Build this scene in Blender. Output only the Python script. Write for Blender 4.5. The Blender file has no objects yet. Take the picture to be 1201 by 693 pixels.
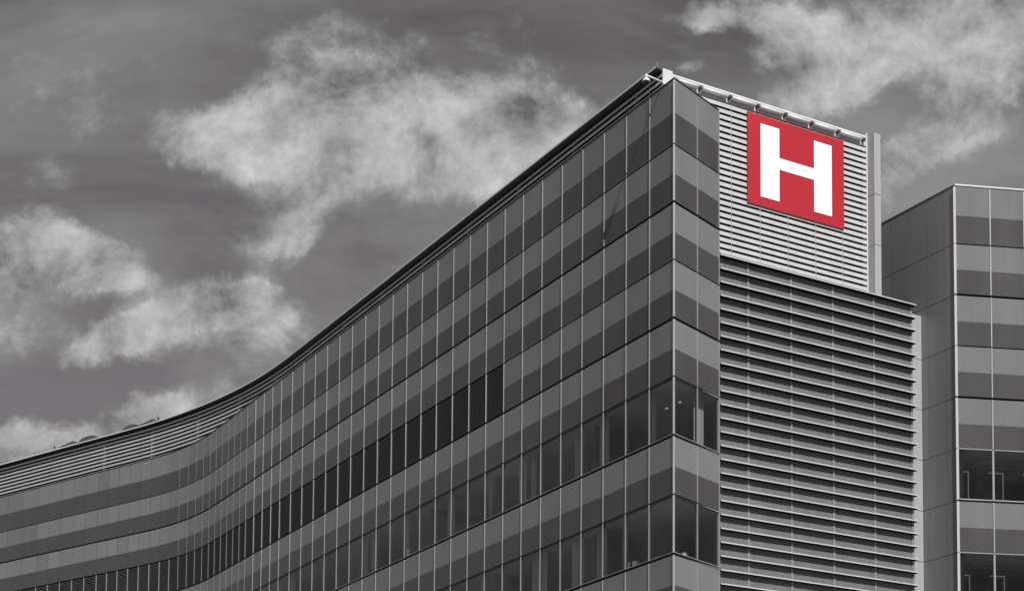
import bpy, bmesh, math, random
from mathutils import Vector, Matrix
random.seed(7)
S = bpy.context.scene
COL = S.collection
R_ = math.radians

# ------------------------------------------------------------------ camera
EYE = 1.6
F_PX, PX, PY, PITCH = 2000.0, 810.9, 985.14, 0.07446      # lens measured on the 1201x693 picture
cam_d = bpy.data.cameras.new("camera"); cam = bpy.data.objects.new("camera", cam_d); COL.objects.link(cam)
cam_d.sensor_fit = 'HORIZONTAL'; cam_d.sensor_width = 36.0
cam_d.lens = 36.0 * F_PX / 1201.0
cam_d.shift_x = -(PX - 600.5) / 1201.0
cam_d.shift_y = (PY - 346.5) / 1201.0
cam_d.clip_start = 0.1; cam_d.clip_end = 8000
cam.location = (0, 0, EYE); cam.rotation_euler = (math.pi / 2 + PITCH, 0, 0)
S.camera = cam
S.render.resolution_x, S.render.resolution_y = 1024, 590

# ------------------------------------------------------------------ light
SUN_EL = R_(45); SUN_H = Vector((0.40, -0.917)).normalized()
SUN_DIR = Vector((SUN_H.x * math.cos(SUN_EL), SUN_H.y * math.cos(SUN_EL), math.sin(SUN_EL)))
sun_d = bpy.data.lights.new("sun", 'SUN'); sun_d.energy = 4.0; sun_d.angle = R_(0.5); sun_d.color = (1.0, 0.985, 0.965)
sun = bpy.data.objects.new("sun", sun_d); COL.objects.link(sun)
sun.rotation_euler = SUN_DIR.to_track_quat('Z', 'Y').to_euler(); sun.location = (20, -40, 60)
S.view_settings.view_transform = 'Standard'; S.view_settings.look = 'None'
S.view_settings.exposure = 0.0; S.view_settings.gamma = 1.0; S.view_settings.use_curve_mapping = False
S.render.engine = 'CYCLES'

SKY_GAIN = 1.0
CP, SP = math.cos(PITCH), math.sin(PITCH)
def pdir(x, y):
    a = (x - PX) / F_PX; b = (PY - y) / F_PX
    return (a, CP - b * SP, SP + b * CP)
def sky_uv(x, y):
    d = pdir(x, y); return d[0] / d[1], d[2] / d[1]

world = bpy.data.worlds.new("World"); S.world = world; world.use_nodes = True
NT = world.node_tree; NT.nodes.clear()
def wn(t, **k):
    n = NT.nodes.new(t)
    for a, b in k.items(): setattr(n, a, b)
    return n
def link(a, b): NT.links.new(a, b)
def wmath(op, a, b=None, c=None, clamp=False):
    n = wn('ShaderNodeMath', operation=op); n.use_clamp = clamp
    for i, v in enumerate((a, b, c)):
        if v is None: continue
        if isinstance(v, (int, float)): n.inputs[i].default_value = v
        else: link(v, n.inputs[i])
    return n.outputs[0]
def build_world():
    out = wn('ShaderNodeOutputWorld'); bg = wn('ShaderNodeBackground'); link(bg.outputs[0], out.inputs[0])
    sky = wn('ShaderNodeTexSky', sky_type='NISHITA'); sky.sun_disc = False
    sky.sun_elevation = SUN_EL; sky.sun_rotation = math.atan2(SUN_H.x, SUN_H.y) % (2 * math.pi)
    bw = wn('ShaderNodeRGBToBW'); link(sky.outputs[0], bw.inputs[0])
    tc = wn('ShaderNodeTexCoord'); sep = wn('ShaderNodeSeparateXYZ'); link(tc.outputs['Generated'], sep.inputs[0])
    yy = wmath('MAXIMUM', sep.outputs[1], 0.12)
    u = wmath('DIVIDE', sep.outputs[0], yy); v = wmath('DIVIDE', sep.outputs[2], yy)
    comb = wn('ShaderNodeCombineXYZ'); link(u, comb.inputs[0]); link(v, comb.inputs[1]); link(wmath('MULTIPLY', sep.outputs[1], 0.6), comb.inputs[2])
    def noise(vec, scale, detail, rough, dist=0.0, off=(0, 0, 0), stretch=(1, 1, 1)):
        m = wn('ShaderNodeMapping'); link(vec, m.inputs[0]); m.inputs[1].default_value = off; m.inputs[3].default_value = stretch
        n = wn('ShaderNodeTexNoise'); n.inputs['Scale'].default_value = scale; n.inputs['Detail'].default_value = detail
        n.inputs['Roughness'].default_value = rough; n.inputs['Distortion'].default_value = dist
        link(m.outputs[0], n.inputs['Vector']); return n
    # warp the lookup so that cloud outlines are torn, not round
    w = noise(comb.outputs[0], 13, 9, 0.65)
    w2 = wn('ShaderNodeVectorMath', operation='SUBTRACT'); link(w.outputs['Color'], w2.inputs[0]); w2.inputs[1].default_value = (.5, .5, .5)
    w3 = wn('ShaderNodeVectorMath', operation='SCALE'); link(w2.outputs[0], w3.inputs[0]); w3.inputs['Scale'].default_value = 0.058
    w4 = wn('ShaderNodeVectorMath', operation='ADD'); link(comb.outputs[0], w4.inputs[0]); link(w3.outputs[0], w4.inputs[1])
    sp2 = wn('ShaderNodeSeparateXYZ'); link(w4.outputs[0], sp2.inputs[0]); wu, wv = sp2.outputs[0], sp2.outputs[1]
    total = None
    for (x, y, rx, ry, rot, st) in CLOUDS:
        cu, cv = sky_uv(x, y); c, s = math.cos(R_(rot)), math.sin(R_(rot))
        du = wmath('SUBTRACT', wu, cu); dv = wmath('SUBTRACT', wv, cv)
        a = wmath('MULTIPLY', wmath('ADD', wmath('MULTIPLY', du, c), wmath('MULTIPLY', dv, s)), 2000.0 / rx)
        b = wmath('MULTIPLY', wmath('SUBTRACT', wmath('MULTIPLY', dv, c), wmath('MULTIPLY', du, s)), 2000.0 / ry)
        d2 = wmath('ADD', wmath('MULTIPLY', a, a), wmath('MULTIPLY', b, b))
        g = wmath('MULTIPLY', wmath('POWER', 2.718, wmath('MULTIPLY', d2, -0.8)), st)
        total = g if total is None else wmath('ADD', total, g)
    # rest of the sky (behind the viewer and overhead): general broken cloud
    gen = noise(tc.outputs['Generated'], 2.3, 7, 0.6, off=(3.1, 1.7, 0.4))
    behind = wmath('MULTIPLY', wmath('SUBTRACT', 0.35, sep.outputs[1]), 3.0, clamp=True)
    gm = wmath('MULTIPLY', wmath('MULTIPLY', wmath('SUBTRACT', gen.outputs[0], 0.38), 3.2), behind)
    total = wmath('ADD', total, wmath('MAXIMUM', gm, 0.0))
    total = wmath('MINIMUM', total, 1.15)
    fb = noise(comb.outputs[0], 17, 10, 0.66, 0.25, (1.3, 0.2, 0))
    f0 = wmath('SUBTRACT', fb.outputs[0], 0.5)
    dens = wmath('ADD', wmath('MULTIPLY', total, 1.0), wmath('MULTIPLY', f0, 1.10))
    cov = wn('ShaderNodeMapRange', interpolation_type='SMOOTHSTEP'); link(dens, cov.inputs[0])
    cov.inputs[1].default_value = 0.24; cov.inputs[2].default_value = 0.80
    # relief inside the clouds: the same noise looked up a little towards the sun
    fb2 = noise(comb.outputs[0], 17, 10, 0.66, 0.25, (1.3 + 0.012, 0.2 + 0.028, 0))
    rel = wmath('SUBTRACT', fb.outputs[0], fb2.outputs[0])
    cb = wmath('ADD', wmath("ADD", 0.37, wmath("MULTIPLY", rel, 0.8)), wmath('MULTIPLY', f0, 0.34))
    cb = wmath('MAXIMUM', cb, 0.14)
    # thin veil in the open sky
    veil = noise(comb.outputs[0], 5.5, 8, 0.58, 0.6, (0.7, 2.2, 0), (0.8, 1.6, 1))
    vl = wmath('MULTIPLY', wmath('SUBTRACT', veil.outputs[0], 0.37, ), 1.5, clamp=True)
    base = wmath('ADD', wmath('MULTIPLY', wmath('MINIMUM', bw.outputs[0], 3.0), BASE_K), wmath("MULTIPLY", vl, 0.26))
    cbase = wn('ShaderNodeMix', data_type='RGBA', blend_type='MULTIPLY'); cbase.inputs[0].default_value = 1
    tint = wn('ShaderNodeMix', data_type='RGBA'); link(wmath('MULTIPLY', vl, 3.0, clamp=True), tint.inputs[0])
    tint.inputs[6].default_value = (1.03, 0.955, 1.02, 1); tint.inputs[7].default_value = (1.0, 0.985, 1.0, 1)
    g1 = wn('ShaderNodeCombineColor'); [link(base, g1.inputs[i]) for i in range(3)]
    link(tint.outputs[2], cbase.inputs[6]); link(g1.outputs[0], cbase.inputs[7])
    g2 = wn('ShaderNodeCombineColor'); [link(cb, g2.inputs[i]) for i in range(3)]
    mx = wn('ShaderNodeMix', data_type='RGBA'); link(cov.outputs[0], mx.inputs[0]); link(cbase.outputs[2], mx.inputs[6]); link(g2.outputs[0], mx.inputs[7])
    # sky texture values stay at strength 0.1
    link(mx.outputs[2], bg.inputs[0]); bg.inputs[1].default_value = 0.1
    return mx
BASE_K = 0.060
CLOUDS = [  # x, y, rx, ry, rot, strength  (picture pixels -> fixed directions in the world)
 (290,160,55,42,10,.95),(380,135,85,48,12,1.0),(480,140,95,58,0,1.1),(570,155,85,55,-10,1.1),(650,160,60,48,0,1.0),(225,175,35,30,0,.5),
 (400,75,55,18,15,.32),(338,255,58,36,20,.75),(340,285,24,22,0,.45),(450,215,85,30,0,.5),(560,225,60,28,20,.45),
 (35,285,70,34,-5,1.0),(105,305,70,34,-15,.95),(40,335,70,30,0,.75),(30,395,40,24,0,.8),(150,330,50,18,0,.3),
 (130,405,48,22,20,.7),(190,385,55,24,15,.8),(255,355,48,26,10,.9),(315,360,40,30,-20,.7),(250,400,90,30,0,.45),
 (80,510,85,24,5,1.0),(20,530,60,24,0,.9),(150,488,40,16,10,.9),(230,480,80,22,5,.45),(330,420,120,40,20,.25),
 (1080,15,140,44,5,1.05),(1180,50,80,56,0,1.0),(1030,70,60,30,30,.75),(965,105,60,26,20,.75),(935,125,55,22,5,.8),
 (1130,120,45,30,30,.85),(1095,160,40,22,0,.6),(850,15,80,20,0,.8),(930,45,45,24,20,.55),(910,70,30,14,0,.5),
 (1060,215,60,45,0,.5),(1040,180,60,20,10,.5),(805,78,26,12,0,.5),(1165,150,50,16,0,.3),
 (120,70,170,50,10,.27),(90,160,120,30,0,.15),(600,40,110,40,0,.12),(60,130,120,40,0,.2),(60,205,80,26,0,.32),(330,50,60,24,0,.3),(540,35,120,30,0,.2),
]
_mx = build_world()
# the two colours above are written for a background of strength 1: bring them to strength 0.1
_sc = wn('ShaderNodeVectorMath', operation='SCALE'); _sc.inputs['Scale'].default_value = 10.0 * SKY_GAIN
_bg = [n for n in NT.nodes if n.type == 'BACKGROUND'][0]
link(_mx.outputs[2], _sc.inputs[0]); link(_sc.outputs[0], _bg.inputs[0])

# ------------------------------------------------------------------ materials
MATS = {}
def mat(name, col, rough=0.5, metal=0.0, var=0.06, scale=0.8, stretch=(1, 1, 0.25), spec=0.5, tone=False, bump=0.0, dirt=0.0):
    m = bpy.data.materials.new(name); m.use_nodes = True; t = m.node_tree; b = t.nodes['Principled BSDF']
    b.inputs['Roughness'].default_value = rough; b.inputs['Metallic'].default_value = metal; b.inputs['Specular IOR Level'].default_value = spec
    tc = t.nodes.new('ShaderNodeTexCoord'); mp = t.nodes.new('ShaderNodeMapping'); mp.inputs[3].default_value = stretch
    no = t.nodes.new('ShaderNodeTexNoise'); no.inputs['Scale'].default_value = scale; no.inputs['Detail'].default_value = 6; no.inputs['Roughness'].default_value = 0.6
    t.links.new(tc.outputs['Object'], mp.inputs[0]); t.links.new(mp.outputs[0], no.inputs['Vector'])
    mr = t.nodes.new('ShaderNodeMapRange'); t.links.new(no.outputs[0], mr.inputs[0])
    mr.inputs[1].default_value = 0.3; mr.inputs[2].default_value = 0.7; mr.inputs[3].default_value = 1 - var; mr.inputs[4].default_value = 1 + var
    fac = mr.outputs[0]
    if dirt:
        n2 = t.nodes.new('ShaderNodeTexNoise'); m2 = t.nodes.new('ShaderNodeMapping'); m2.inputs[3].default_value = (1, 1, 0.06)
        t.links.new(tc.outputs['Object'], m2.inputs[0]); t.links.new(m2.outputs[0], n2.inputs['Vector']); n2.inputs['Scale'].default_value = 7; n2.inputs['Detail'].default_value = 4
        r2 = t.nodes.new('ShaderNodeMapRange'); t.links.new(n2.outputs[0], r2.inputs[0]); r2.inputs[1].default_value = .35; r2.inputs[2].default_value = .75
        r2.inputs[3].default_value = 1 + dirt * .3; r2.inputs[4].default_value = 1 - dirt
        mu = t.nodes.new('ShaderNodeMath'); mu.operation = 'MULTIPLY'; t.links.new(fac, mu.inputs[0]); t.links.new(r2.outputs[0], mu.inputs[1]); fac = mu.outputs[0]
    if tone:
        at = t.nodes.new('ShaderNodeAttribute'); at.attribute_name = 'tone'
        mu = t.nodes.new('ShaderNodeMath'); mu.operation = 'MULTIPLY'; t.links.new(fac, mu.inputs[0]); t.links.new(at.outputs['Fac'], mu.inputs[1]); fac = mu.outputs[0]
    sc = t.nodes.new('ShaderNodeVectorMath'); sc.operation = 'SCALE'; sc.inputs[0].default_value = col; t.links.new(fac, sc.inputs['Scale'])
    t.links.new(sc.outputs[0], b.inputs['Base Color'])
    rr = t.nodes.new('ShaderNodeMapRange'); t.links.new(no.outputs[0], rr.inputs[0]); rr.inputs[3].default_value = max(0, rough - .06); rr.inputs[4].default_value = min(1, rough + .08)
    t.links.new(rr.outputs[0], b.inputs['Roughness'])
    if bump:
        bp = t.nodes.new('ShaderNodeBump'); bp.inputs['Strength'].default_value = bump; bp.inputs['Distance'].default_value = 0.01
        nb = t.nodes.new('ShaderNodeTexNoise'); nb.inputs['Scale'].default_value = 1.3; t.links.new(tc.outputs['Object'], nb.inputs['Vector'])
        t.links.new(nb.outputs[0], bp.inputs['Height']); t.links.new(bp.outputs[0], b.inputs['Normal'])
    MATS[name] = m; return m
mat('clad_light', (.228, .230, .230), .20, 0, .05, tone=True, dirt=.05, bump=.15)
mat('clad_dark', (.080, .075, .077), .18, 0, .08, tone=True, dirt=.08, bump=.15)
mat('clad_return', (.27, .27, .27), .35, 0, .07, tone=True, dirt=.10, bump=.1)
mat('mullion', (.38, .38, .38), .38, .2, .08, scale=3)
mat('seam', (.03, .029, .03), .7)
mat('backing', (.018, .017, .018), .8)
mat('slat', (.64, .64, .64), .42, .1, .05, scale=1.5, dirt=.07)
mat('louvre_panel', (.20, .198, .198), .5, 0, .09, scale=1.2, dirt=.14, spec=.2)
mat('fin', (.62, .62, .62), .38, .1, .05)
mat('slat_left', (.62, .62, .62), .30, .25, .06, scale=1.5, dirt=.08)
mat('fin_shade', (.015, .013, .014), .8, 0, .05, spec=.05)  # darkened copy of the fin metal: underside shade is put into the colour
mat('rib', (.30, .30, .30), .45, .1, .05)
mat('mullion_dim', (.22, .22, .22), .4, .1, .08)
mat('soffit', (.05, .048, .05), .5, .1, .08)  # cap metal painted dark to stand for the unlit underside of the overhang
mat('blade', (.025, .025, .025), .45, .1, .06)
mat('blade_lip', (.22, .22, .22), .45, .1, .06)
mat('white_metal', (.78, .78, .78), .35, 0, .04)
mat('grey_metal', (.42, .42, .42), .4, .2, .05)
mat('pier', (.47, .47, .47), .4, .1, .04, dirt=.06)
mat('dark_metal', (.05, .05, .05), .5)
mat('cap_metal', (.14, .14, .14), .5, .2, .08, scale=2)
mat('sign_red', (.50, .017, .034), .42, 0, .03, scale=1, stretch=(1, 1, 1))
mat('sign_white', (1.0, 1.0, 1.0), .45, 0, .0)
mat('room_ceiling', (.55, .55, .55), .8, 0, .04)
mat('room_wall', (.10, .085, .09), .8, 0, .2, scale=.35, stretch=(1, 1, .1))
mat('room_floor', (.12, .11, .11), .7)
mat('curtain', (.52, .52, .52), .8, 0, .12, scale=4, stretch=(1, 1, .02))
mat('roof_membrane', (.28, .28, .28), .9, 0, .1)
mat('asphalt', (.052, .052, .054), .85, 0, .2, scale=.3, stretch=(1, 1, 1))
mat('paving', (.28, .275, .27), .8, 0, .12, scale=.5, stretch=(1, 1, 1))
mat('lens', (.02, .02, .02), .1)
mat('ceramic', (.75, .75, .75), .3); mat('pinkish', (.5, .38, .40), .5); mat('foliage', (.06, .07, .06), .7); mat('plush', (.4, .4, .4), .9)
def glass_mat(name, tr, rough=0.02):
    m = bpy.data.materials.new(name); m.use_nodes = True; t = m.node_tree; t.nodes.clear()
    o = t.nodes.new('ShaderNodeOutputMaterial'); mix = t.nodes.new('ShaderNodeMixShader'); T = t.nodes.new('ShaderNodeBsdfTransparent'); G = t.nodes.new('ShaderNodeBsdfGlossy')
    T.inputs[0].default_value = (tr, tr, tr, 1); G.inputs['Roughness'].default_value = rough; G.inputs[0].default_value = (.95, .95, .95, 1)
    fr = t.nodes.new('ShaderNodeFresnel'); fr.inputs[0].default_value = 1.55
    ad = t.nodes.new('ShaderNodeMath'); ad.operation = 'ADD'; ad.inputs[1].default_value = .015; t.links.new(fr.outputs[0], ad.inputs[0])
    ge = t.nodes.new('ShaderNodeNewGeometry'); inv = t.nodes.new('ShaderNodeMath'); inv.operation = 'SUBTRACT'; inv.inputs[0].default_value = 1; t.links.new(ge.outputs['Backfacing'], inv.inputs[1])
    mu = t.nodes.new('ShaderNodeMath'); mu.operation = 'MULTIPLY'; t.links.new(ad.outputs[0], mu.inputs[0]); t.links.new(inv.outputs[0], mu.inputs[1]); t.links.new(mu.outputs[0], mix.inputs[0]); t.links.new(T.outputs[0], mix.inputs[1]); t.links.new(G.outputs[0], mix.inputs[2]); t.links.new(mix.outputs[0], o.inputs[0])
    MATS[name] = m
glass_mat('glass', .8)
def emit_mat(name, s):
    m = bpy.data.materials.new(name); m.use_nodes = True; b = m.node_tree.nodes['Principled BSDF']
    b.inputs['Emission Color'].default_value = (1, 1, 1, 1); b.inputs['Emission Strength'].default_value = s; MATS[name] = m
emit_mat('downlight', .45)

# ------------------------------------------------------------------ mesh helpers
class MB:
    def __init__(s): s.v = []; s.f = []; s.m = []; s.t = []; s.names = []; s.smooth = []
    def mi(s, n):
        if n not in s.names: s.names.append(n)
        return s.names.index(n)
    def face(s, pts, m, tone=1.0, smooth=False):
        k = len(s.v); s.v += [tuple(p) for p in pts]; s.f.append(tuple(range(k, k + len(pts)))); s.m.append(s.mi(m)); s.t.append(tone); s.smooth.append(smooth)
    def hexa(s, b, t, m, tone=1.0):          # bottom ring, top ring (same winding, ccw from above)
        n = len(b); k = len(s.v); s.v += [tuple(p) for p in b] + [tuple(p) for p in t]
        fs = [tuple(k + i for i in reversed(range(n))), tuple(k + n + i for i in range(n))] + [(k + i, k + (i + 1) % n, k + n + (i + 1) % n, k + n + i) for i in range(n)]
        for f in fs: s.f.append(f); s.m.append(s.mi(m)); s.t.append(tone); s.smooth.append(False)
    def prism(s, poly, z0, z1, m, tone=1.0):
        a = sum(poly[i][0] * poly[(i + 1) % len(poly)][1] - poly[(i + 1) % len(poly)][0] * poly[i][1] for i in range(len(poly)))
        if a < 0: poly = poly[::-1]
        s.hexa([(p[0], p[1], z0) for p in poly], [(p[0], p[1], z1) for p in poly], m, tone)
    def seg(s, p, q, o0, o1, z0, z1, m, tone=1.0):   # box along plan segment p-q, from o0 to o1 along the outward normal
        d = (q - p).normalized(); n = Vector((-d.y, d.x))
        s.prism([p + n * o0, q + n * o0, q + n * o1, p + n * o1], z0, z1, m, tone)
    def tube(s, a, b, r0, r1, m, n=10, cap=True, smooth=True):
        a = Vector(a); b = Vector(b); d = (b - a).normalized(); x = d.orthogonal().normalized(); y = d.cross(x); k = len(s.v)
        for c, r in ((a, r0), (b, r1)):
            for i in range(n):
                an = 2 * math.pi * i / n; s.v.append(tuple(c + (x * math.cos(an) + y * math.sin(an)) * r))
        for i in range(n):
            s.f.append((k + i, k + (i + 1) % n, k + n + (i + 1) % n, k + n + i)); s.m.append(s.mi(m)); s.t.append(1.0); s.smooth.append(smooth)
        if cap:
            s.f.append(tuple(k + i for i in reversed(range(n)))); s.f.append(tuple(k + n + i for i in range(n)))
            for _ in range(2): s.m.append(s.mi(m)); s.t.append(1.0); s.smooth.append(False)
    def lathe(s, c, prof, m, n=16, axis='Z'):
        k = len(s.v); c = Vector(c)
        for r, h in prof:
            for i in range(n):
                an = 2 * math.pi * i / n; s.v.append(tuple(c + Vector((r * math.cos(an), r * math.sin(an), h))))
        for j in range(len(prof) - 1):
            for i in range(n):
                s.f.append((k + j * n + i, k + j * n + (i + 1) % n, k + (j + 1) * n + (i + 1) % n, k + (j + 1) * n + i)); s.m.append(s.mi(m)); s.t.append(1.0); s.smooth.append(True)
        for ring, rev in ((0, True), (len(prof) - 1, False)):
            idx = [k + ring * n + i for i in range(n)]
            s.f.append(tuple(reversed(idx)) if rev else tuple(idx)); s.m.append(s.mi(m)); s.t.append(1.0); s.smooth.append(False)
    def build(s, name, parent=None, origin=None):
        me = bpy.data.meshes.new(name); O = Vector(origin) if origin is not None else Vector((0, 0, 0))
        me.from_pydata([tuple(Vector(p) - O) for p in s.v], [], s.f); me.polygons.foreach_set('material_index', s.m); me.polygons.foreach_set('use_smooth', s.smooth)
        for n in s.names: me.materials.append(MATS[n])
        at = me.attributes.new('tone', 'FLOAT', 'FACE'); at.data.foreach_set('value', s.t); me.update()
        o = bpy.data.objects.new(name, me); o.location = O; COL.objects.link(o)
        if parent is not None:
            o.parent = parent; o.location = O - (parent.location if parent.parent is None else parent.matrix_world.translation)
        return o
WORLD = {}
def root(name, label, cat, loc=(0, 0, 0), group=None):
    o = bpy.data.objects.new(name, None); COL.objects.link(o); o.location = loc; o.empty_display_size = .3
    o['label'] = label; o['category'] = cat
    if group: o['group'] = group
    return o
def sub(mb, name, parent, top_loc):      # sub-part: parent is a mesh part whose own origin is the thing's origin
    o = mb.build(name); o.parent = parent; o.location = (0, 0, 0) if top_loc is None else top_loc; return o
def V2(x, y): return Vector((x, y))

# ------------------------------------------------------------------ site plan (metres)
Z = lambda h: h + EYE
J = lambda k: Z(29.727 - (k - 1) * 2.15)             # joint heights, J(1) is the first below the roof edge
TOP = Z(32.222)
PITCHH = 2.15
A = V2(-0.6256, 59.716)
a1 = R_(-34.56); D1 = V2(math.sin(a1), math.cos(a1)); N1 = V2(-D1.y, D1.x)
a2 = R_(-56.04); D2 = V2(math.sin(a2), math.cos(a2)); N2 = V2(-D2.y, D2.x)
I_ = A + D1 * 53.80
aS = R_(35.6); DS = V2(math.sin(aS), math.cos(aS))
aH = R_(58.35); DH = V2(math.sin(aH), math.cos(aH)); NH = V2(DH.y, -DH.x)
P_END = A + DS * 2.865
SUNSET = None

def bend_path(start_s, offs1, corner, T, total):
    """function arclength -> point, following line 1, an arc and line 2"""
    th = R_(56.04 - 34.56); Rr = T / math.tan(th / 2); arc = Rr * th
    s_t = (corner - A).dot(D1) - T
    base = A + N1 * (-offs1)
    def f(s):
        if s <= s_t: return base + D1 * s
        if s <= s_t + arc:
            an = (s - s_t) / Rr; c = base + D1 * s_t + (-N1 * -1) * 0
            # turning towards the left (towards N1)
            return base + D1 * s_t + D1 * (Rr * math.sin(an)) + N1 * (Rr * (1 - math.cos(an)))
        return base + D1 * s_t + D1 * (Rr * math.sin(th)) + N1 * (Rr * (1 - math.cos(th))) + D2 * (s - s_t - arc)
    return f
wallf = bend_path(0, 0.0, I_, 4.3, 0)
mods = [1.604] * 24 + [1.32] * 4 + [1.052] * 18 + [1.28] * 5 + [1.66] * 7
sv = [0.0]
for m_ in mods: sv.append(sv[-1] + m_)
W = [wallf(s) for s in sv]
N_BAY = len(mods)

# ------------------------------------------------------------------ ground (setting)
g = MB(); g.face([(-2500, -2500, 0), (2500, -2500, 0), (2500, 3500, 0), (-2500, 3500, 0)], 'asphalt'); o = g.build('ground'); o['kind'] = 'structure'
g = MB(); g.prism([V2(-120, 40), V2(60, 40), V2(60, 57.5), V2(3, 57), V2(-3, 56.5), V2(-60, 112), V2(-120, 112)], 0.004, 0.13, 'paving'); o = g.build('pavement'); o['kind'] = 'structure'

# ------------------------------------------------------------------ main building
B = root('hospital_building', 'long grey glass-clad hospital block with striped cladding, pointed corner and red letter sign', 'building', (A.x, A.y, 0))
OB = (A.x, A.y, 0)
def bpart(mb, name, parent=None):
    o = mb.build(name); par = parent or B
    o.parent = par
    if parent is None: o.location = (-B.location.x, -B.location.y, 0)
    return o

FR = 0.515      # share of the light tone in a panel row
def panel(mb, p, q, z1, z0, tone=1.0, gap=0.012, gq=None, gp=None, two=True, light='clad_light', dark='clad_dark', thick=.05, out=0.0, tone2=None):
    d = (q - p).normalized(); n = Vector((-d.y, d.x)); p = p + d * (gap if gp is None else gp); q = q - d * (gap if gq is None else gq)
    zm = z1 - (z1 - z0) * FR; t2 = tone if tone2 is None else tone2
    a, b = p + n * out, q + n * out; c, e = p + n * (out - thick), q + n * (out - thick)
    P3 = lambda v, z: (v.x, v.y, z)
    if two:
        mb.face([P3(a, z0), P3(a, zm), P3(b, zm), P3(b, z0)][::-1] if False else [P3(b, z0), P3(a, z0), P3(a, zm), P3(b, zm)], dark, t2)
        mb.face([P3(b, zm), P3(a, zm), P3(a, z1), P3(b, z1)], light, tone)
    else:
        mb.face([P3(b, z0), P3(a, z0), P3(a, z1), P3(b, z1)], light, tone)
    for f in ([P3(a, z1), P3(c, z1), P3(e, z1), P3(b, z1)], [P3(a, z0), P3(b, z0), P3(e, z0), P3(c, z0)], [P3(a, z0), P3(c, z0), P3(c, z1), P3(a, z1)], [P3(b, z0), P3(b, z1), P3(e, z1), P3(e, z0)]):
        mb.face(f, dark if f[0][2] == z0 else light, tone * .9)

THIN, THICK = .026, .048
def row_z(r):                          # r=0 is the tall top row
    if r == 0: return TOP - .06, J(1) + THIN
    lo = J(r + 1); hi = J(r)
    gh = THIN if r % 2 else THICK; gl = THICK if r % 2 else THIN     # J1 thin, J2 thick, ...
    return hi - gh, lo + gl
prow = [P_END, A + DS * (2.865 / 2), A]
dark_tone = {(0, N_BAY - 13): .82}
VENT0, VENT1 = 8, 55
N5, N7 = 34, 22
rnd = random.Random(3)
def tones(i, r):
    t = rnd.uniform(.94, 1.06)
    if i >= 44 and rnd.random() < .13: t *= .86
    return t
for r in range(0, 15):
    if r in (5, 7, 9, 11, 13): continue
    z1, z0 = row_z(r)
    if r == 14: z0 = 0.25
    mb = MB()
    for i in range(N_BAY):
        if r == 3 and VENT0 <= i < VENT1: continue
        panel(mb, W[i], W[i + 1], z1, z0, tones(i, r), tone2=rnd.uniform(.97, 1.03), gp=.03 if i == 0 else None, thick=.018 if i == 0 else .05)
        if r == 3 and i == VENT0 - 1: bpart(mb, 'cladding_band'); mb = MB()
    bpart(mb, 'cladding_band')
    mb = MB()
    for a_, b_ in zip(prow[:-1], prow[1:]): panel(mb, a_, b_, z1, z0, rnd.uniform(.97, 1.03), tone2=rnd.uniform(.97, 1.03), gq=.03 if b_ is A else None, thick=.018 if b_ is A else .05)
    bpart(mb, 'cladding_band')
# dark wall behind the cladding
mb = MB()
def strip(mb, pts, o0, o1, z0, z1, m):
    for a_, b_ in zip(pts[:-1], pts[1:]): mb.seg(a_, b_, o0, o1, z0, z1, m)
fullp = prow[:-1] + W
leftp = [A + D1 * .50] + W[1:]; rightp = [P_END, A + DS * .50]
def wrap(mb, o0, o1, z0, z1, m):
    strip(mb, leftp, o0, o1, z0, z1, m); strip(mb, rightp, o0, o1, z0, z1, m)
    pl = [A + D1 * .50 + N1 * o1, A + D1 * .12 + N1 * o1 * .6, A + DS * .12 + V2(DS.y, -DS.x) * o1 * .6, A + DS * .50 + V2(DS.y, -DS.x) * o1]
    mb.prism(pl, z0, z1, m)
for (za, zb) in ((J(5) + .02, TOP - .05), (J(7) + .02, J(6) - .05), (.0, J(8) - .05)):
    wrap(mb, -.30, -.085, za, zb, 'backing')
bpart(mb, 'inner_wall')
# vertical mullions, one per joint
def cutrows(mb, P, n, w, o0, o1, m, zlist, dd):
    for za, zb in zlist:
        mb.prism([P - dd * w / 2 + n * o0, P + dd * w / 2 + n * o0, P + dd * w / 2 + n * o1, P - dd * w / 2 + n * o1], za, zb, m)
def mull_spans(start=0):
    out = []
    z1 = TOP - .10
    for r in range(0, 15):
        a_, b_ = row_z(r) if r < 14 else (row_z(14)[0], .25)
        if r == 0: a_ = z1
        out.append((b_ + .0, a_))
    return out
spans = mull_spans()
for i in range(0, 39):
    P = W[i]; dd = ((W[i + 1] - P).normalized() + (P - (W[i - 1] if i else P_END)).normalized()).normalized() if i else D1
    n = Vector((-dd.y, dd.x)) if i else (N1 + V2(DS.y, -DS.x)).normalized()
    w_, o_ = (.026, .032) if i < 29 else (.026, .020)
    if i == 0: w_, o_, n, dd = .075, .028, n, Vector((n.y, -n.x))
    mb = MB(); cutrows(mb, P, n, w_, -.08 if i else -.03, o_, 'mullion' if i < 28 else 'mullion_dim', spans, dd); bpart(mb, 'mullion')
for P in prow[:2]:
    n = V2(DS.y, -DS.x); mb = MB()
    cutrows(mb, P if P is not P_END else P - DS * .03, n, .04, -.08, .030, 'mullion', spans, DS); bpart(mb, 'mullion')
for i in range(46, N_BAY + 1):
    pass
# top edge flashing
mb = MB(); strip(mb, fullp, -.018, .02, TOP - .035, TOP, 'dark_metal'); wrap(mb, -.25, -.03, TOP - .035, TOP, 'dark_metal'); strip(mb, W[2:], -.40, -.26, TOP - .2, TOP + .10, 'grey_metal'); bpart(mb, 'roof_edge')

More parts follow.
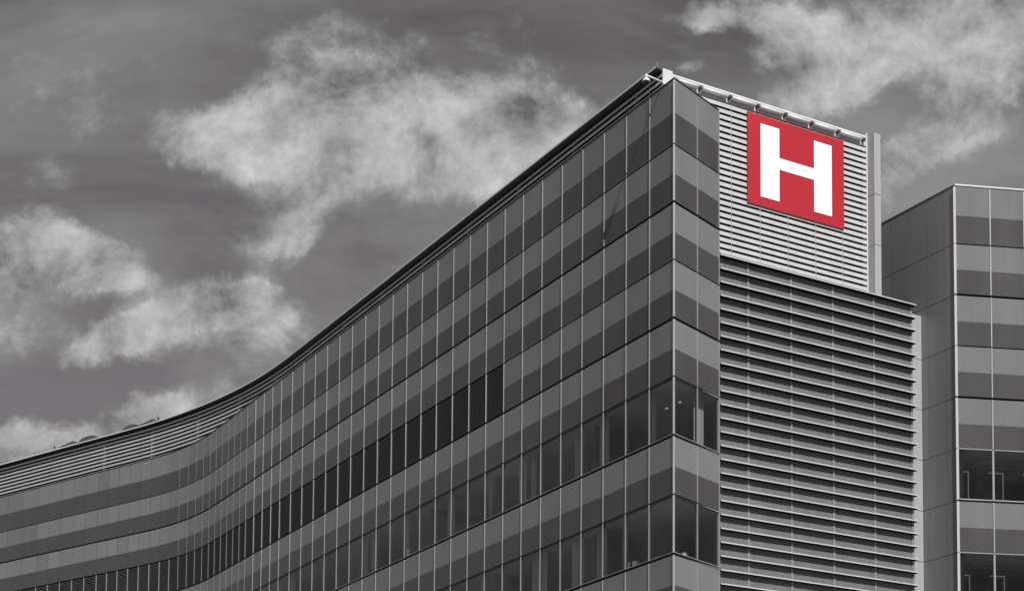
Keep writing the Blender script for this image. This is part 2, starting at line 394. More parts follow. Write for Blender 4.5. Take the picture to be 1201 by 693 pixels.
# windows: rows 5 and 7
def ring(mb, p, q, o0, o1, z0, z1, t0, t1, ts, m):
    d = (q - p).normalized(); n = Vector((-d.y, d.x)); L = (q - p).length
    k = len(mb.v)
    for o in (o0, o1):
        for (a, z) in ((0, z0), (L, z0), (L, z1), (0, z1), (ts, z0 + t0), (L - ts, z0 + t0), (L - ts, z1 - t1), (ts, z1 - t1)):
            v = p + d * a + n * o; mb.v.append((v.x, v.y, z))
    fs = []
    for j in range(4):
        a, b = j, (j + 1) % 4
        fs += [(k + 8 + b, k + 8 + a, k + 12 + a, k + 12 + b), (k + a, k + b, k + 4 + b, k + 4 + a), (k + a, k + 8 + a, k + 8 + b, k + b), (k + 4 + b, k + 12 + b, k + 12 + a, k + 4 + a)]
    for f in fs: mb.f.append(f); mb.m.append(mb.mi(m)); mb.t.append(1.0); mb.smooth.append(False)
def window(i, p, q, r, shared_n=None, curtain=None):
    z1, z0 = J(r), J(r + 1)
    d = (q - p).normalized(); n = Vector((-d.y, d.x)); p_ = p + d * .03; q_ = q - d * .03
    fr = MB()
    ring(fr, p_, q_, -.07, .0, z0 + .052, z1 - .022, .03, .033, .012, 'dark_metal')
    w = bpart(fr, 'window')
    pa = MB(); pa.seg(p_ + d * .012, q_ - d * .012, -.055, -.035, z0 + .082, z1 - .055, 'glass'); sub(pa, 'pane', w, None)
    be = MB(); be.seg(p_, q_, .001, .014, z0 + .050, z0 + .076, 'mullion'); sub(be, 'bead', w, None)
    near = .42
    sa = p_ + d * near if p is A else p_ - d * .03; sb = q_ - d * near if q is A or (q - A).length < 1e-4 else q_ + d * .03
    if (p - A).length < 1e-4: sa = p_ + d * near
    si = MB(); si.seg(sa, sb, -.30, -.06, z0 - .05, z0 + .05, 'backing'); sub(si, 'sill', w, None)
    if curtain:
        a0, a1_, kind = curtain; cu = MB(); L = (q - p).length; k = 18
        pts = [p + d * (L * (a0 + (a1_ - a0) * j / k)) - n * (.42 + .035 * math.sin(j * 1.9) + .01 * math.sin(j * 5)) for j in range(k + 1)]
        for c0, c1 in zip(pts[:-1], pts[1:]):
            nn = Vector((-(c1 - c0).y, (c1 - c0).x)).normalized()
            cu.face([(c1.x, c1.y, z0 + .07), (c0.x, c0.y, z0 + .07), (c0.x, c0.y, z1 - .05), (c1.x, c1.y, z1 - .05)], 'curtain', 1, True)
        sub(cu, 'blind' if kind else 'curtain', w, None)
C5 = {6: (.7, .95, 0), 9: (.05, .3, 0), 16: (.6, .9, 0), 23: (.1, .5, 0), 26: (.3, .7, 0), 1: (.12, .45, 0), 3: (.15, .6, 0), 4: (.5, .75, 0), 7: (.2, .62, 0), 11: (.3, .75, 0), 14: (.25, .6, 0), 17: (.2, .5, 0), 20: (.5, .8, 0)}
C7 = {2: (.3, .55, 0), 3: (.25, .72, 0), 4: (.3, .9, 0), 6: (.1, .9, 0), 9: (.4, .7, 0), 12: (.2, .6, 0)}
for i in range(N5): window(i, W[i], W[i + 1], 5, curtain=C5.get(i))
for i in range(N7): window(i, W[i], W[i + 1], 7, curtain=C7.get(i))
for k, (a_, b_) in enumerate(zip(prow[:-1], prow[1:])):
    window(k, a_, b_, 5, curtain=(.30, .72, 0) if k == 0 else None)
    window(k, a_, b_, 7)
# window bands outside the picture (further along and on the lower storeys)
mb = MB(); strip(mb, W[N5:], -.08, -.04, J(6) + .05, J(5) - .02, 'lens'); strip(mb, W[N7:], -.08, -.04, J(8) + .05, J(7) - .02, 'lens')
for r in (9, 11, 13): strip(mb, fullp, -.045, -.04, J(r + 1) + .05, J(r) - .02, 'lens')
bpart(mb, 'window_band')
# rooms behind the windows
RD = 4.3
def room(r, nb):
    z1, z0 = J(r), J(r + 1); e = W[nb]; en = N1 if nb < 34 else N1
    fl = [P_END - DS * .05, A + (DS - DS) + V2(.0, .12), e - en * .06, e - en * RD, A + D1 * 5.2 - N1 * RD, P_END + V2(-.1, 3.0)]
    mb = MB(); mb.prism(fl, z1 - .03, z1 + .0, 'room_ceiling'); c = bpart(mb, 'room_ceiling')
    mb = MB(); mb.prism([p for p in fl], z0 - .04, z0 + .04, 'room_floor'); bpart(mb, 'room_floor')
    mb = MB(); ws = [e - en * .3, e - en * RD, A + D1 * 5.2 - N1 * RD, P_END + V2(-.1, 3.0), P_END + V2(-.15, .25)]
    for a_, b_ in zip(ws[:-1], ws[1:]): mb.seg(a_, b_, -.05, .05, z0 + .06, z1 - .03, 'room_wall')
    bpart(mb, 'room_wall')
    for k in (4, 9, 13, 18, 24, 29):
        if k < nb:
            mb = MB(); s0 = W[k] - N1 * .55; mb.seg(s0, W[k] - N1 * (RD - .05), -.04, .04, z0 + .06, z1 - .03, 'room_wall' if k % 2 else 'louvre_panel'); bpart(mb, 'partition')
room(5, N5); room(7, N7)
for (x, y) in ((-.933, 63.11), (-.43, 62.41)):
    mb = MB(); mb.lathe((x, y, J(5) - .055), [(.05, 0), (.06, .01), (.06, .022)], 'downlight'); bpart(mb, 'ceiling_light')

# louvred vents, row 3
for i in range(VENT0, VENT1):
    p, q = W[i], W[i + 1]; d = (q - p).normalized(); n = Vector((-d.y, d.x)); p_ = p + d * .035; q_ = q - d * .035
    z1, z0 = J(3) - .05, J(4) + .07
    mb = MB(); nb = 19; ph = (z1 - z0) / nb
    for k in range(nb):
        zb = z0 + ph * (k + .3)
        # blade: thin plate leaning outwards and down, light folded front lip
        a_, b_ = p_ + n * -.012, q_ + n * -.012; c, e = p_ - n * .075, q_ - n * .075
        lo = [(a_.x, a_.y, zb), (c.x, c.y, zb + .055), (e.x, e.y, zb + .055), (b_.x, b_.y, zb)]
        up = [(x, y, z + .012) for x, y, z in lo]; mb.hexa(lo, up, 'blade')
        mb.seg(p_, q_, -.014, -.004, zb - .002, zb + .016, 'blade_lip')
    o = bpart(mb, 'louvre_vent')
    fr = MB(); fr.seg(p + d * .001, p + d * .030, -.08, .006, z0 - .02, z1 + .02, 'mullion'); fr.seg(p_, q_, -.083, -.078, z0 - .03, z1 + .03, 'backing')
    sub(fr, 'frame', o, None)

# ------------------------------------------------------------------ roof screen on the left wing
STOP = Z(34.5)
capf = bend_path(0, 1.33, A + D1 * 50.35, 9.5, 0)
def offs(pts, o):
    out = []
    for i, p in enumerate(pts):
        d = (pts[min(i + 1, len(pts) - 1)] - pts[max(i - 1, 0)]).normalized(); out.append(p + Vector((-d.y, d.x)) * o)
    return out
ss = []
s_ = 3.25
while s_ < sv[-1] - .5: ss.append(s_); s_ += 1.3 if (s_ < 38 or s_ > 62) else .9
capline = [capf(s) for s in ss]
scr = offs(capline, -.27)
mb = MB()
for a_, b_, c, e in zip(capline[:-1], capline[1:], offs(capline, -.62)[:-1], offs(capline, -.62)[1:]):
    # sloping soffit, flat top, thin bright front edge
    lo = [(a_.x, a_.y, STOP - .05), (b_.x, b_.y, STOP - .05), (e.x, e.y, STOP - .07), (c.x, c.y, STOP - .07)]
    up = [(a_.x, a_.y, STOP), (b_.x, b_.y, STOP), (e.x, e.y, STOP + .02), (c.x, c.y, STOP + .02)]
    mb.hexa(lo[::-1], up[::-1], 'soffit')
bpart(mb, 'screen_cap')
mb = MB(); strip(mb, offs(capline, .012), -.010, .0, STOP - .055, STOP + .012, 'white_metal'); bpart(mb, 'cap_edge')
# slats
mb = MB(); SP_ = .243; k = 0; zt = STOP - .19
SLATZ = []
while zt > TOP - .55: SLATZ.append(zt); zt -= SP_
for zt in SLATZ:
    for a_, b_ in zip(scr[:-1], scr[1:]):
        d = (b_ - a_).normalized(); n = Vector((-d.y, d.x)); a2_, b2_ = a_ - n * .055, b_ - n * .055
        a3, b3 = a_ + n * .0, b_ + n * .0
        lo = [(b3.x, b3.y, zt - .118), (a3.x, a3.y, zt - .118), (a3.x - n.x * .008, a3.y - n.y * .008, zt - .118), (b3.x - n.x * .008, b3.y - n.y * .008, zt - .118)]
        up = [(b2_.x + n.x * .05, b2_.y + n.y * .05, zt), (a2_.x + n.x * .05, a2_.y + n.y * .05, zt), (a2_.x, a2_.y, zt), (b2_.x, b2_.y, zt)]
        mb.hexa(lo[::-1], up[::-1], 'slat_left')
bpart(mb, 'roof_screen_slats')
mb = MB()
strip(mb, offs(scr, -.28), -.04, .0, TOP + .02, STOP - .075, 'backing'); bpart(mb, 'screen_backing')
for s0 in [5.1 + 4.8 * k for k in range(13)]:
    p = capf(s0) ; d = (capf(s0 + .1) - p).normalized(); n = Vector((-d.y, d.x)); p = p - n * .268
    mb = MB(); mb.prism([p - d * .011, p + d * .011, p + d * .011 - n * .20, p - d * .011 - n * .20], TOP + .02, STOP - .16, 'rib'); bpart(mb, 'screen_post')

# ------------------------------------------------------------------ H screen wall
S0 = V2(-.625, 63.763)
hp = lambda s, o=0.0: S0 + DH * s + NH * o
HS0, HS1 = -.12, 9.27
LCAP = Z(26.655)
mb = MB(); zt = Z(33.985); HZ = []
while zt > LCAP - .3: HZ.append(zt); zt -= .248
for zt in HZ:
    a_, b_ = hp(HS1), hp(HS0)
    n = NH; 
    lo = [(a_.x, a_.y, zt - .152), (b_.x, b_.y, zt - .152), (b_.x - n.x * .008, b_.y - n.y * .008, zt - .152), (a_.x - n.x * .008, a_.y - n.y * .008, zt - .152)]
    a2_, b2_ = a_ - n * .055, b_ - n * .055
    up = [(a2_.x + n.x * .05, a2_.y + n.y * .05, zt), (b2_.x + n.x * .05, b2_.y + n.y * .05, zt), (b2_.x, b2_.y, zt), (a2_.x, a2_.y, zt)]
    mb.hexa(lo, up, 'slat')
bpart(mb, 'sign_wall_slats')
mb = MB(); mb.seg(hp(HS1), hp(HS0), -.35, -.28, LCAP - .2, Z(34.42), 'backing'); bpart(mb, 'screen_backing')
for s0 in (1.24, 2.58, 3.95, 5.3, 6.67, 8.03):
    mb = MB(); mb.seg(hp(s0 + .009), hp(s0 - .009), -.06, .012, LCAP - .2, Z(34.13), 'grey_metal'); bpart(mb, 'slat_joint')
mb = MB(); mb.seg(hp(HS1 + .05), hp(HS1), -.3, .03, LCAP - .2, Z(34.62), 'white_metal'); bpart(mb, 'screen_post')
# top rail with shrouded light tubes
mb = MB(); mb.seg(hp(HS1), hp(-.2), -.30, -.01, Z(34.075), Z(34.436), 'slat'); mb.seg(hp(HS1), hp(-.2), -.34, .0, Z(34.44), Z(34.51), 'white_metal'); bpart(mb, 'top_rail')
br = [1.09, 2.46, 3.79, 5.12, 6.43, 7.76, 9.08]
for k, s0 in enumerate(br):
    mb = MB(); mb.seg(hp(s0 + .055), hp(s0 - .055), -.009, .16, Z(34.20), Z(34.31), 'dark_metal'); bpart(mb, 'light_bracket')
    st = br[k - 1] + .08 if k else .02
    a_, b_ = hp(st, .10), hp(s0 - .13, .10)
    mb = MB(); mb.tube((a_.x, a_.y, Z(34.25)), (b_.x, b_.y, Z(34.25)), 0.088, 0.088, 'white_metal', 14); bpart(mb, 'light_tube')
# corner panel between the two screens
cb = capf(3.25) - N1 * .52
mb = MB(); ce = hp(-.45, -.1)
cq = A + D1 * 3.17; mb.prism([cq - N1 * 1.62, cq - N1 * 2.06, cq - N1 * 2.06 + D1 * .07, cq - N1 * 1.62 + D1 * .07], TOP, STOP - .0, 'white_metal'); bpart(mb, 'corner_panel')

# pier at the end of the screen wall
pb = hp(HS1 + .06); 
p0 = pb; p1 = pb - D1 * .44; p2 = p1 + DH * .33; p3 = p0 + DH * .33 + D1 * .25; p4 = p0 + D1 * .25
mb = MB(); zs = [LCAP - .3, Z(27.5), Z(29.73), Z(31.6 - .0), Z(34.5)]
zs = [LCAP - .3, Z(27.58), Z(29.73), Z(31.88), Z(34.5)]
for za, zb in zip(zs[:-1], zs[1:]): mb.prism([p1, p2, p3, p4], za + .012, zb - .012, 'pier')
mb.prism([p1 + NH * -.02, p2 + NH * -.02, p3, p4], LCAP, Z(34.45), 'seam'); bpart(mb, 'pier')
mb = MB(); mb.seg(p2 + DH * .12, p2, -.25, -.12, Z(34.22), Z(34.33), 'dark_metal'); bpart(mb, 'pier_bracket')

# ------------------------------------------------------------------ lower louvre wall (projecting)
E0 = V2(1.066, 62.04); LL = 9.40
lp = lambda s, o=0.0: E0 + DH * s + NH * o
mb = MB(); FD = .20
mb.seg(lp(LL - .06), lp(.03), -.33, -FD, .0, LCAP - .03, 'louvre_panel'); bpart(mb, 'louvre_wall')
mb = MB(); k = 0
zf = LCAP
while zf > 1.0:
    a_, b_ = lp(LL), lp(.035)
    mb.seg(a_, b_, -FD - .02, -.002, zf - .050, zf - .001, 'fin_shade'); mb.seg(a_, b_, -.002, .008, zf - .05, zf, 'fin')
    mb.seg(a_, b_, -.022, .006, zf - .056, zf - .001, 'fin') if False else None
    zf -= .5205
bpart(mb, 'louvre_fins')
for s0 in (1.38, 3.36, 5.35, 7.36, 9.26):
    mb = MB(); mb.seg(lp(s0 + .05), lp(s0 - .05), -FD - .01, -FD + .028, .1, LCAP - .06, 'rib'); bpart(mb, 'louvre_rib')
mb = MB(); mb.prism([lp(LL - .02, -.34), lp(.03, -.34), lp(.03, -2.1), lp(LL - .02, -2.1)], LCAP - .20, LCAP - .053, 'roof_membrane'); bpart(mb, 'ledge_roof')
mb = MB(); mb.seg(lp(LL - .08, -.33), lp(LL - .08, -3.0), -.1, .0, 0, LCAP - .2, 'louvre_panel'); bpart(mb, 'return_wall')

# ------------------------------------------------------------------ roof and rear of the main block
back = [W[-1] - N2 * 16, A + D1 * 50 - N1 * 16, hp(HS1, -14)]
poly = [prow[0] + V2(-.05, .2), A + V2(0, .3)] + [w - (N1 if i < 34 else N2) * .28 for i, w in enumerate(W[1:], 1)] + back + [hp(HS1, -.4), hp(1.6, -.4)]
bm = bmesh.new(); vs = [bm.verts.new((p.x, p.y, TOP - .05)) for p in poly]; f_ = bm.faces.new(vs); bmesh.ops.triangulate(bm, faces=[f_])
ex = bmesh.ops.extrude_face_region(bm, geom=bm.faces[:]); bmesh.ops.translate(bm, vec=(0, 0, -.3), verts=[v for v in ex['geom'] if isinstance(v, bmesh.types.BMVert)])
bmesh.ops.recalc_face_normals(bm, faces=bm.faces); me = bpy.data.meshes.new('roof'); bm.to_mesh(me); bm.free(); me.materials.append(MATS['roof_membrane'])
o = bpy.data.objects.new('roof', me); COL.objects.link(o); o.parent = B; o.location = (-B.location.x, -B.location.y, 0)
mb = MB(); rp = [hp(HS1, -.4)] + back[::-1] + [W[-1] - N2 * .3]
for a_, b_ in zip(rp[:-1], rp[1:]): mb.seg(a_, b_, -.3, .0, 0, TOP - .36, 'louvre_panel')
bpart(mb, 'rear_wall')

# ------------------------------------------------------------------ right wing
WR = V2(10.862, 68.225); af = R_(80.7); DF = V2(math.sin(af), math.cos(af)); NF = V2(DF.y, -DF.x)
al = R_(-35.3); DL = V2(math.sin(al), math.cos(al)); NL = V2(-DL.y, DL.x)
G = root('hospital_wing', 'separate grey tower wing at the right edge with bright metal corner trim and two-tone panels', 'building', (WR.x, WR.y, 0))
def gpart(mb, name, parent=None):
    o = mb.build(name); o.parent = parent or G
    if parent is None: o.location = (-G.location.x, -G.location.y, 0)
    return o
fx = [0.0, 1.51, 2.97] + [2.97 + 1.5 * k for k in range(1, 7)]
FP = [WR + DF * s for s in fx][::-1]          # right to left
lx = [0, .62, 1.68, 2.79, 3.92, 4.95, 6.0, 7.1]
LP = [WR + DL * s for s in lx]
for r in range(0, 15):
    z1, z0 = row_z(r)
    if r == 14: z0 = .25
    if r not in (5, 7, 9, 11, 13):
        mb = MB()
        for a_, b_ in zip(FP[:-1], FP[1:]): panel(mb, a_, b_, z1, z0, rnd.uniform(.96, 1.04) * .88, tone2=rnd.uniform(.96, 1.05) * 1.08)
        gpart(mb, 'cladding_band')
    mb = MB()
    for a_, b_ in zip(LP[:-1], LP[1:]):
        panel(mb, a_, b_, J(r) - .012 if r else TOP - .04, J(r + 1) + .012 if r < 14 else .2, rnd.uniform(.93, 1.05), two=False, light='clad_return', gap=.003)
    gpart(mb, 'side_cladding')
mb = MB()
for (za, zb) in ((J(5) + .02, TOP - .05), (J(7) + .02, J(6) - .05), (.0, J(8) - .05)): strip(mb, FP, -.30, -.085, za, zb, 'backing')
strip(mb, LP, -.30, -.085, 0, TOP - .05, 'backing'); gpart(mb, 'inner_wall')
for i, P in enumerate(FP[:-1]):
    mb = MB(); cutrows(mb, P, NF, .05 if True else .06, -.08, .03, 'mullion', spans, DF); gpart(mb, 'mullion')
mb = MB(); nn = (NF + NL).normalized(); dd = V2(nn.y, -nn.x)
for za, zb in spans: cutrows(mb, WR, nn, .085, -.05, .05, 'white_metal', [(za - .02, zb + .0)], dd)
gpart(mb, 'corner_trim')
mb = MB(); strip(mb, FP, -.25, .03, TOP - .03, TOP + .03, 'white_metal'); strip(mb, LP, -.25, .02, TOP - .03, TOP + .015, 'cap_metal'); gpart(mb, 'roof_edge')
def wing_window(a_, b_, r):
    z1, z0 = J(r), J(r + 1); d = (b_ - a_).normalized(); n = Vector((-d.y, d.x)); p_ = a_ + d * .03; q_ = b_ - d * .03
    fr = MB(); ring(fr, p_, q_, -.07, .02, z0 + .03, z1 + .015, .045, .035, .012, 'mullion')
    w = gpart(fr, 'window'); pa = MB(); pa.seg(p_ + d * .012, q_ - d * .012, -.055, -.035, z0 + .075, z1 - .02, 'glass'); sub(pa, 'pane', w, None)
    # slim inner partition posts
    ip = MB(); c = (a_ + b_) / 2 + d * .15; ip.seg(c, c + d * .05, -.45, -.40, z0 + .1, z0 + 1.35, 'mullion_dim'); ip.seg(c + d * .051, c + d * .65, -.45, -.42, z0 + 1.30, z0 + 1.35, 'mullion_dim'); sub(ip, 'inner_frame', w, None)
for r in (5, 7):
    for a_, b_ in zip(FP[-4:-1], FP[-3:]): wing_window(a_, b_, r)
mb = MB()
for r in (5, 7): strip(mb, FP[:-3], -.08, -.04, J(r + 1) + .05, J(r) - .02, 'lens')
for r in (9, 11, 13): strip(mb, FP, -.08, -.04, J(r + 1) + .05, J(r) - .02, 'lens')
gpart(mb, 'window_band')
for r in (5, 7):
    z1, z0 = J(r), J(r + 1); e = FP[-5]
    fl = [WR - nn * .1, e - NF * .06, e - NF * 4.5, WR + DL * 4.5 + DF * .3, WR + DL * .2 + DF * .3]
    mb = MB(); mb.prism(fl, z1 - .02, z1 + .0, 'room_ceiling')
    for k in range(5): c = WR + DF * (.8 + k * .0) - NF * (1.0 + .7 * k); mb.seg(c + DF * 3.4, c + DF * .2, -.06, .06, z1 - .10, z1 - .021, 'grey_metal')
    gpart(mb, 'room_ceiling')
    mb = MB(); mb.prism(fl, z0 + .0, z0 + .06, 'room_floor'); gpart(mb, 'room_floor')
    mb = MB(); ws = [e - NF * .3, e - NF * 4.5, WR + DL * 4.5 + DF * .3, WR + DL * .35 + DF * .3]
    for a_, b_ in zip(ws[:-1], ws[1:]): mb.seg(a_, b_, -.05, .05, z0 + .06, z1 - .02, 'room_wall')
    gpart(mb, 'room_wall')
# pale strip of wall joining the wing to the louvre wall
ls = WR + DL * 2.06
mb = MB(); zt = Z(27.33)
jl = [zt] + [J(k) for k in (3, 4, 5, 6, 7, 8, 9, 10, 11, 12, 13, 14)] + [.05]
for za, zb in zip(jl[1:], jl[:-1]): mb.seg(ls + NL * .02, ls + NL * 1.1, -.3, .0, za + .012, zb - .012, 'pier') if False else mb.prism([ls + NL * .01, ls + NL * .01 - DH * 1.2, ls + NL * .01 - DH * 1.2 - NH * .3, ls + NL * .01 - NH * .3], za + .012, zb - .012, 'pier')
gpart(mb, 'link_wall')
mb = MB(); mb.prism([WR - nn * .3, FP[0] - NF * .3, FP[0] - NF * 12, LP[-1] - NL * .3], TOP - .3, TOP - .05, 'roof_membrane'); gpart(mb, 'roof')
mb = MB(); rp = [FP[0] - NF * 12, FP[0] - NF * .3]
mb.seg(FP[0] - NF * 12, FP[0] - NF * .1, -.3, 0, 0, TOP - .3, 'louvre_panel'); mb.seg(LP[-1] - NL * .1, FP[0] - NF * 12, -.3, 0, 0, TOP - .3, 'louvre_panel'); gpart(mb, 'rear_wall')

# ------------------------------------------------------------------ H sign
sp0 = hp(3.22, .04); sg = root('hospital_sign', 'big square red sign with a white letter H on the pale slatted wall', 'sign', (sp0.x, sp0.y, Z(30.13)))
OFF = .06
def hs(s, o): return hp(s + .09, o)
ZS = lambda h: Z(h + .075)
def sgpart(mb, name): o = mb.build(name); o.parent = sg; o.location = -sg.location; return o
mb = MB(); mb.seg(hs(7.98, 0), hs(3.22, 0), .018, OFF, ZS(30.13), ZS(33.86), 'sign_red'); sgpart(mb, 'panel')
mb = MB()
for (s1, s0, za, zb) in ((4.75, 3.84, 30.51, 33.52), (7.35, 6.46, 30.51, 33.49)): mb.seg(hs(s1, 0), hs(s0, 0), OFF + .001, OFF + .018, ZS(za), ZS(zb), 'sign_white')
mb.seg(hs(6.459, 0), hs(4.751, 0), OFF + .001, OFF + .018, ZS(31.83), ZS(32.31), 'sign_white'); sgpart(mb, 'letter')

# ------------------------------------------------------------------ roof corner camera on its arm
base = A + D1 * .72; q0 = Vector((base.x, base.y, TOP + .12)); q1 = q0 + Vector((N1.x * .74, N1.y * .74, .06))
lc = root('security_camera', 'white dome camera hanging from a short white arm at the roof corner', 'security camera', (base.x, base.y, TOP))
def lpart(mb, name): o = mb.build(name); o.parent = lc; o.location = -lc.location; return o
mb = MB(); mb.tube(q0 - Vector((N1.x * .05, N1.y * .05, .12)), q0 + Vector((0, 0, .04)), .05, .05, 'white_metal'); mb.tube(q0, q1, .04, .035, 'white_metal'); mb.tube(q1 + Vector((0, 0, .03)), q1 - Vector((0, 0, .1)), .045, .045, 'white_metal'); lpart(mb, 'arm')
mb = MB(); c = q1 - Vector((0, 0, .33)); mb.lathe(c, [(.14, .07), (.145, .10), (.125, .17), (.07, .21), (.05, .25)], 'white_metal'); lpart(mb, 'housing')
mb = MB(); mb.lathe(c - Vector((0, 0, .03)), [(.03, 0), (.08, .03), (.115, .07), (.12, .1)], 'lens'); lpart(mb, 'dome')
mb = MB(); m0 = A + D1 * 1.56 + N1 * .06; mb.tube((m0.x, m0.y, TOP + .6), (m0.x, m0.y, TOP - .8), .008, .008, 'dark_metal', 6); mb.tube((m0.x, m0.y, TOP - .8), (m0.x + D1.x * .1, m0.y + D1.y * .1, TOP - .95), .012, .012, 'dark_metal', 6); lpart(mb, 'cable')

# thin lightning rods at the top of the corner
for k, (s0, h) in enumerate(((3.35, .42), (3.6, .3))):
    p = capf(s0) - N1 * .15; h *= .7; r_ = MB(); r_.tube((p.x, p.y, STOP), (p.x, p.y, STOP + h), .011, .005, 'grey_metal', 6); r_.tube((p.x, p.y, STOP), (p.x, p.y, STOP + .04), .03, .03, 'grey_metal', 8)
    o = r_.build('lightning_rod', origin=(p.x, p.y, STOP)); o['category'] = 'lightning rod'
    o['label'] = ['taller thin rod at the very peak of the roof corner', 'shorter thin rod just left of the peak of the roof corner'][k]; o['group'] = 'rods on the roof peak'

# ------------------------------------------------------------------ small rooftop fittings above the far left screen
def capat(x):     # arclength on the cap line seen at picture column x
    best = None
    for k in range(400, 900):
        s0 = k * .1
        if s0 > sv[-1]: break
        p = capf(s0); h = STOP - EYE
        zc = p.y * CP + h * SP; u = PX + F_PX * p.x / zc
        if best is None or abs(u - x) < best[0]: best = (abs(u - x), s0)
    return best[1]
def dome_vent(xa, xb, h, label):
    sa, sb = capat(xb), capat(xa); p = capf((sa + sb) / 2); d = (capf(sb) - capf(sa)).normalized(); n = Vector((-d.y, d.x)); L = (sb - sa) / 2
    t = root('roof_vent', label, 'roof vent', (p.x - n.x * .6, p.y - n.y * .6, STOP), 'fittings on the roof edge')
    mb = MB(); K = 12; rows = []
    for k in range(K + 1):
        an = math.pi * k / K; rows.append((-math.cos(an) * L, math.sin(an) ** .8 * h))
    for o0, o1 in ((-.6, -.06),):
        for (x0, z0), (x1, z1) in zip(rows[:-1], rows[1:]):
            q = lambda x, z, o: (p.x + d.x * x + n.x * o, p.y + d.y * x + n.y * o, STOP + z)
            mb.face([q(x0, z0, o1), q(x0, z0, o0), q(x1, z1, o0), q(x1, z1, o1)], 'cap_metal')
            mb.face([q(x0, 0, o1), q(x0, z0, o1), q(x1, z1, o1), q(x1, 0, o1)], 'cap_metal'); mb.face([q(x0, 0, o0), q(x1, 0, o0), q(x1, z1, o0), q(x0, z0, o0)], 'cap_metal')
    o = mb.build('hood'); o.parent = t; o.location = -t.location
    mb = MB(); a_, b_ = p - d * (L + .04), p + d * (L + .04); mb.seg(a_, b_, -.61, -.05, STOP + .02, STOP + .07, 'dark_metal'); o = mb.build('curb'); o.parent = t; o.location = -t.location
dome_vent(91, 113, .34, 'low rounded roof vent on the far left roof edge, nearer the picture border')
dome_vent(143, 161, .32, 'low rounded roof vent on the left roof edge, nearer the bend')
def hatch(xa, xb, h, flip, label):
    sa, sb = capat(xb), capat(xa); p = capf((sa + sb) / 2); d = (capf(sb) - capf(sa)).normalized(); n = Vector((-d.y, d.x)); L = (sb - sa) / 2
    t = root('roof_hatch', label, 'roof hatch', (p.x - n.x * .6, p.y - n.y * .6, STOP), 'fittings on the roof edge')
    a_, b_ = p - d * L, p + d * L; h0, h1 = (h * .35, h) if flip else (h, h * .35)
    mb = MB(); lo = [(v.x + n.x * o, v.y + n.y * o, STOP + .02) for v, o in ((a_, -.08), (b_, -.08), (b_, -.6), (a_, -.6))]
    up = [(x, y, STOP + hh) for (x, y, z), hh in zip(lo, (h0, h1, h1, h0))]; mb.hexa(lo[::-1], up[::-1], 'cap_metal'); o = mb.build('box'); o.parent = t; o.location = -t.location
    mb = MB(); up2 = [(x, y, z + .03) for x, y, z in up]; mb.hexa([(x, y, z + .004) for x, y, z in up][::-1], up2[::-1], 'dark_metal'); o = mb.build('lid'); o.parent = t; o.location = -t.location
hatch(68, 84, .26, False, 'flat wedge-shaped roof hatch left of the two rounded vents')
hatch(161, 177, .26, False, 'flat wedge-shaped roof hatch right of the two rounded vents')
for x, lb in ((62.5, 'small post with a cross head on the far left roof edge'), (184.5, 'small post with a cross head on the roof edge by the bend')):
    s0 = capat(x); p = capf(s0) - N2 * .1; mb = MB(); mb.tube((p.x, p.y, STOP), (p.x, p.y, STOP + .30), .03, .03, 'dark_metal', 8)
    d = D2; mb.tube((p.x - d.x * .12, p.y - d.y * .12, STOP + .2), (p.x + d.x * .12, p.y + d.y * .12, STOP + .2), .03, .03, 'dark_metal', 8)
    o = mb.build('roof_post', origin=(p.x, p.y, STOP)); o['category'] = 'post'; o['label'] = lb; o['group'] = 'posts on the roof edge'

# ------------------------------------------------------------------ things standing on the window sills
def sill_at(x, r, inn=.20):      # plan point just inside the facade seen at picture column x, standing on the sill of row r
    h = J(r + 1) + .052 - EYE; best = None
    segs = [(prow[0], prow[2], V2(DS.y, -DS.x))] if x > 790 else [(A, A + D1 * 40, N1)]
    for p, q, n in segs:
        for k in range(2000):
            w = p.lerp(q, k / 2000) - n * inn; u = PX + F_PX * w.x / (w.y * CP + h * SP)
            if best is None or abs(u - x) < best[0]: best = (abs(u - x), w)
    w = best[1]; return Vector((w.x, w.y, J(r + 1) + .062))
def tagt(o, l, c, g=None):
    o['label'] = l; o['category'] = c
    if g: o['group'] = g
def cup(x, r, s, m, label, cat='cup', name='cup'):
    c = sill_at(x, r); mb = MB(); mb.lathe(c, [(.045 * s, 0), (.055 * s, .02 * s), (.06 * s, .14 * s), (.052 * s, .141 * s), (.045 * s, .03 * s)], m)
    if name == 'cup':
        h = [c + Vector((.06 * s + .03 * s * math.sin(a), 0, .07 * s - .04 * s * math.cos(a))) for a in [0, .8, 1.57, 2.3, 3.14]]
        for a_, b_ in zip(h[:-1], h[1:]): mb.tube(a_, b_, .008 * s, .008 * s, m, 6)
    o = mb.build(name, origin=c); tagt(o, label, cat, 'things on the window sills'); return o
cup(802.5, 7, 1.25, 'ceramic', 'white cup on the sill of the corner window right of the corner post')
cup(769.5, 7, .9, 'plush', 'small grey jar on the sill of the window left of the corner post', 'jar', 'jar')
cup(831, 7, .7, 'plush', 'tiny grey jar on the sill beside the louvred wall', 'jar', 'jar')
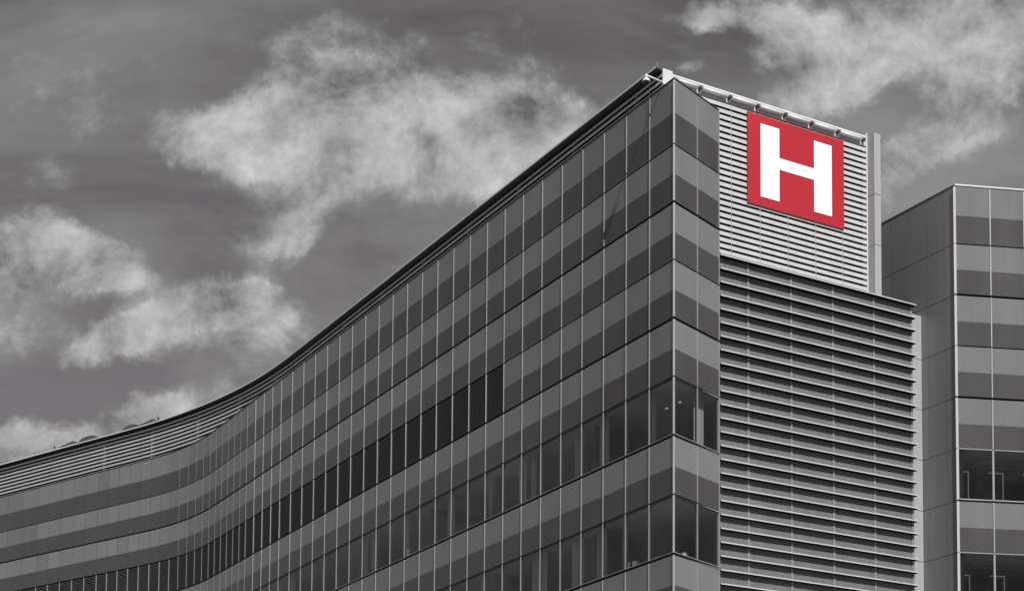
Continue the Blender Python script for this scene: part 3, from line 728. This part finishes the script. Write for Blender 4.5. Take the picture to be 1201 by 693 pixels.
c = sill_at(746, 7); mb = MB(); mb.hexa([c + Vector(v) for v in ((-.14, -.07, 0), (.12, -.09, 0), (.14, .07, 0), (-.12, .09, 0))], [c + Vector(v) for v in ((-.13, -.06, .24), (.11, -.08, .26), (.13, .06, .25), (-.11, .08, .23))], 'pinkish')
o = mb.build('gift_box', origin=c); tagt(o, 'pale pinkish box on the sill, third window left of the corner', 'box', 'things on the window sills')
def plushie(x, r, s, label):
    c = sill_at(x, r); t = root('plush_toy', label, 'plush toy', c, 'things on the window sills')
    mb = MB()
    mb.lathe(c, [(.05 * s, 0), (.10 * s, .03 * s), (.11 * s, .1 * s), (.07 * s, .18 * s), (.05 * s, .2 * s)], 'plush', 12)
    o = mb.build('body'); o.parent = t; o.location = -t.location
    mb = MB(); mb.lathe(c + Vector((0, 0, .2 * s)), [(.05 * s, 0), (.08 * s, .03 * s), (.085 * s, .08 * s), (.05 * s, .14 * s), (.01, .15 * s)], 'plush', 12)
    for sx in (-1, 1): mb.lathe(c + Vector((.06 * s * sx, 0, .31 * s)), [(.015 * s, 0), (.03 * s, .02 * s), (.02 * s, .05 * s), (.005, .055 * s)], 'plush', 8)
    o = mb.build('head'); o.parent = t; o.location = -t.location
plushie(737, 7, .85, 'small grey soft toy beside the pale box on the sill')
plushie(478.5, 5, 1.1, 'small pale soft toy on the sill of the upper window row')
def plant(x, r, s, label):
    c = sill_at(x, r); t = root('potted_plant', label, 'plant', c, 'things on the window sills')
    mb = MB(); mb.lathe(c, [(.05 * s, 0), (.07 * s, .12 * s), (.075 * s, .13 * s)], 'plush', 12); o = mb.build('pot'); o.parent = t; o.location = -t.location
    mb = MB(); rr = random.Random(int(x))
    for k in range(26):
        an = rr.uniform(0, 6.28); l = rr.uniform(.1, .22) * s; tip = c + Vector((math.cos(an) * l * .8, math.sin(an) * l * .5, .13 * s + l * rr.uniform(.4, 1))); b0 = c + Vector((0, 0, .12 * s)); mid = (b0 + tip) / 2; side = Vector((-math.sin(an), math.cos(an), 0)) * .02 * s
        mb.face([b0, mid + side, tip, mid - side], 'foliage')
    o = mb.build('leaves'); o.parent = t; o.location = -t.location
plant(712, 7, .9, 'small dark potted plant on the sill, fourth window left of the corner')
plant(757, 7, .8, 'small dark potted plant between the grey jar and the pale box')
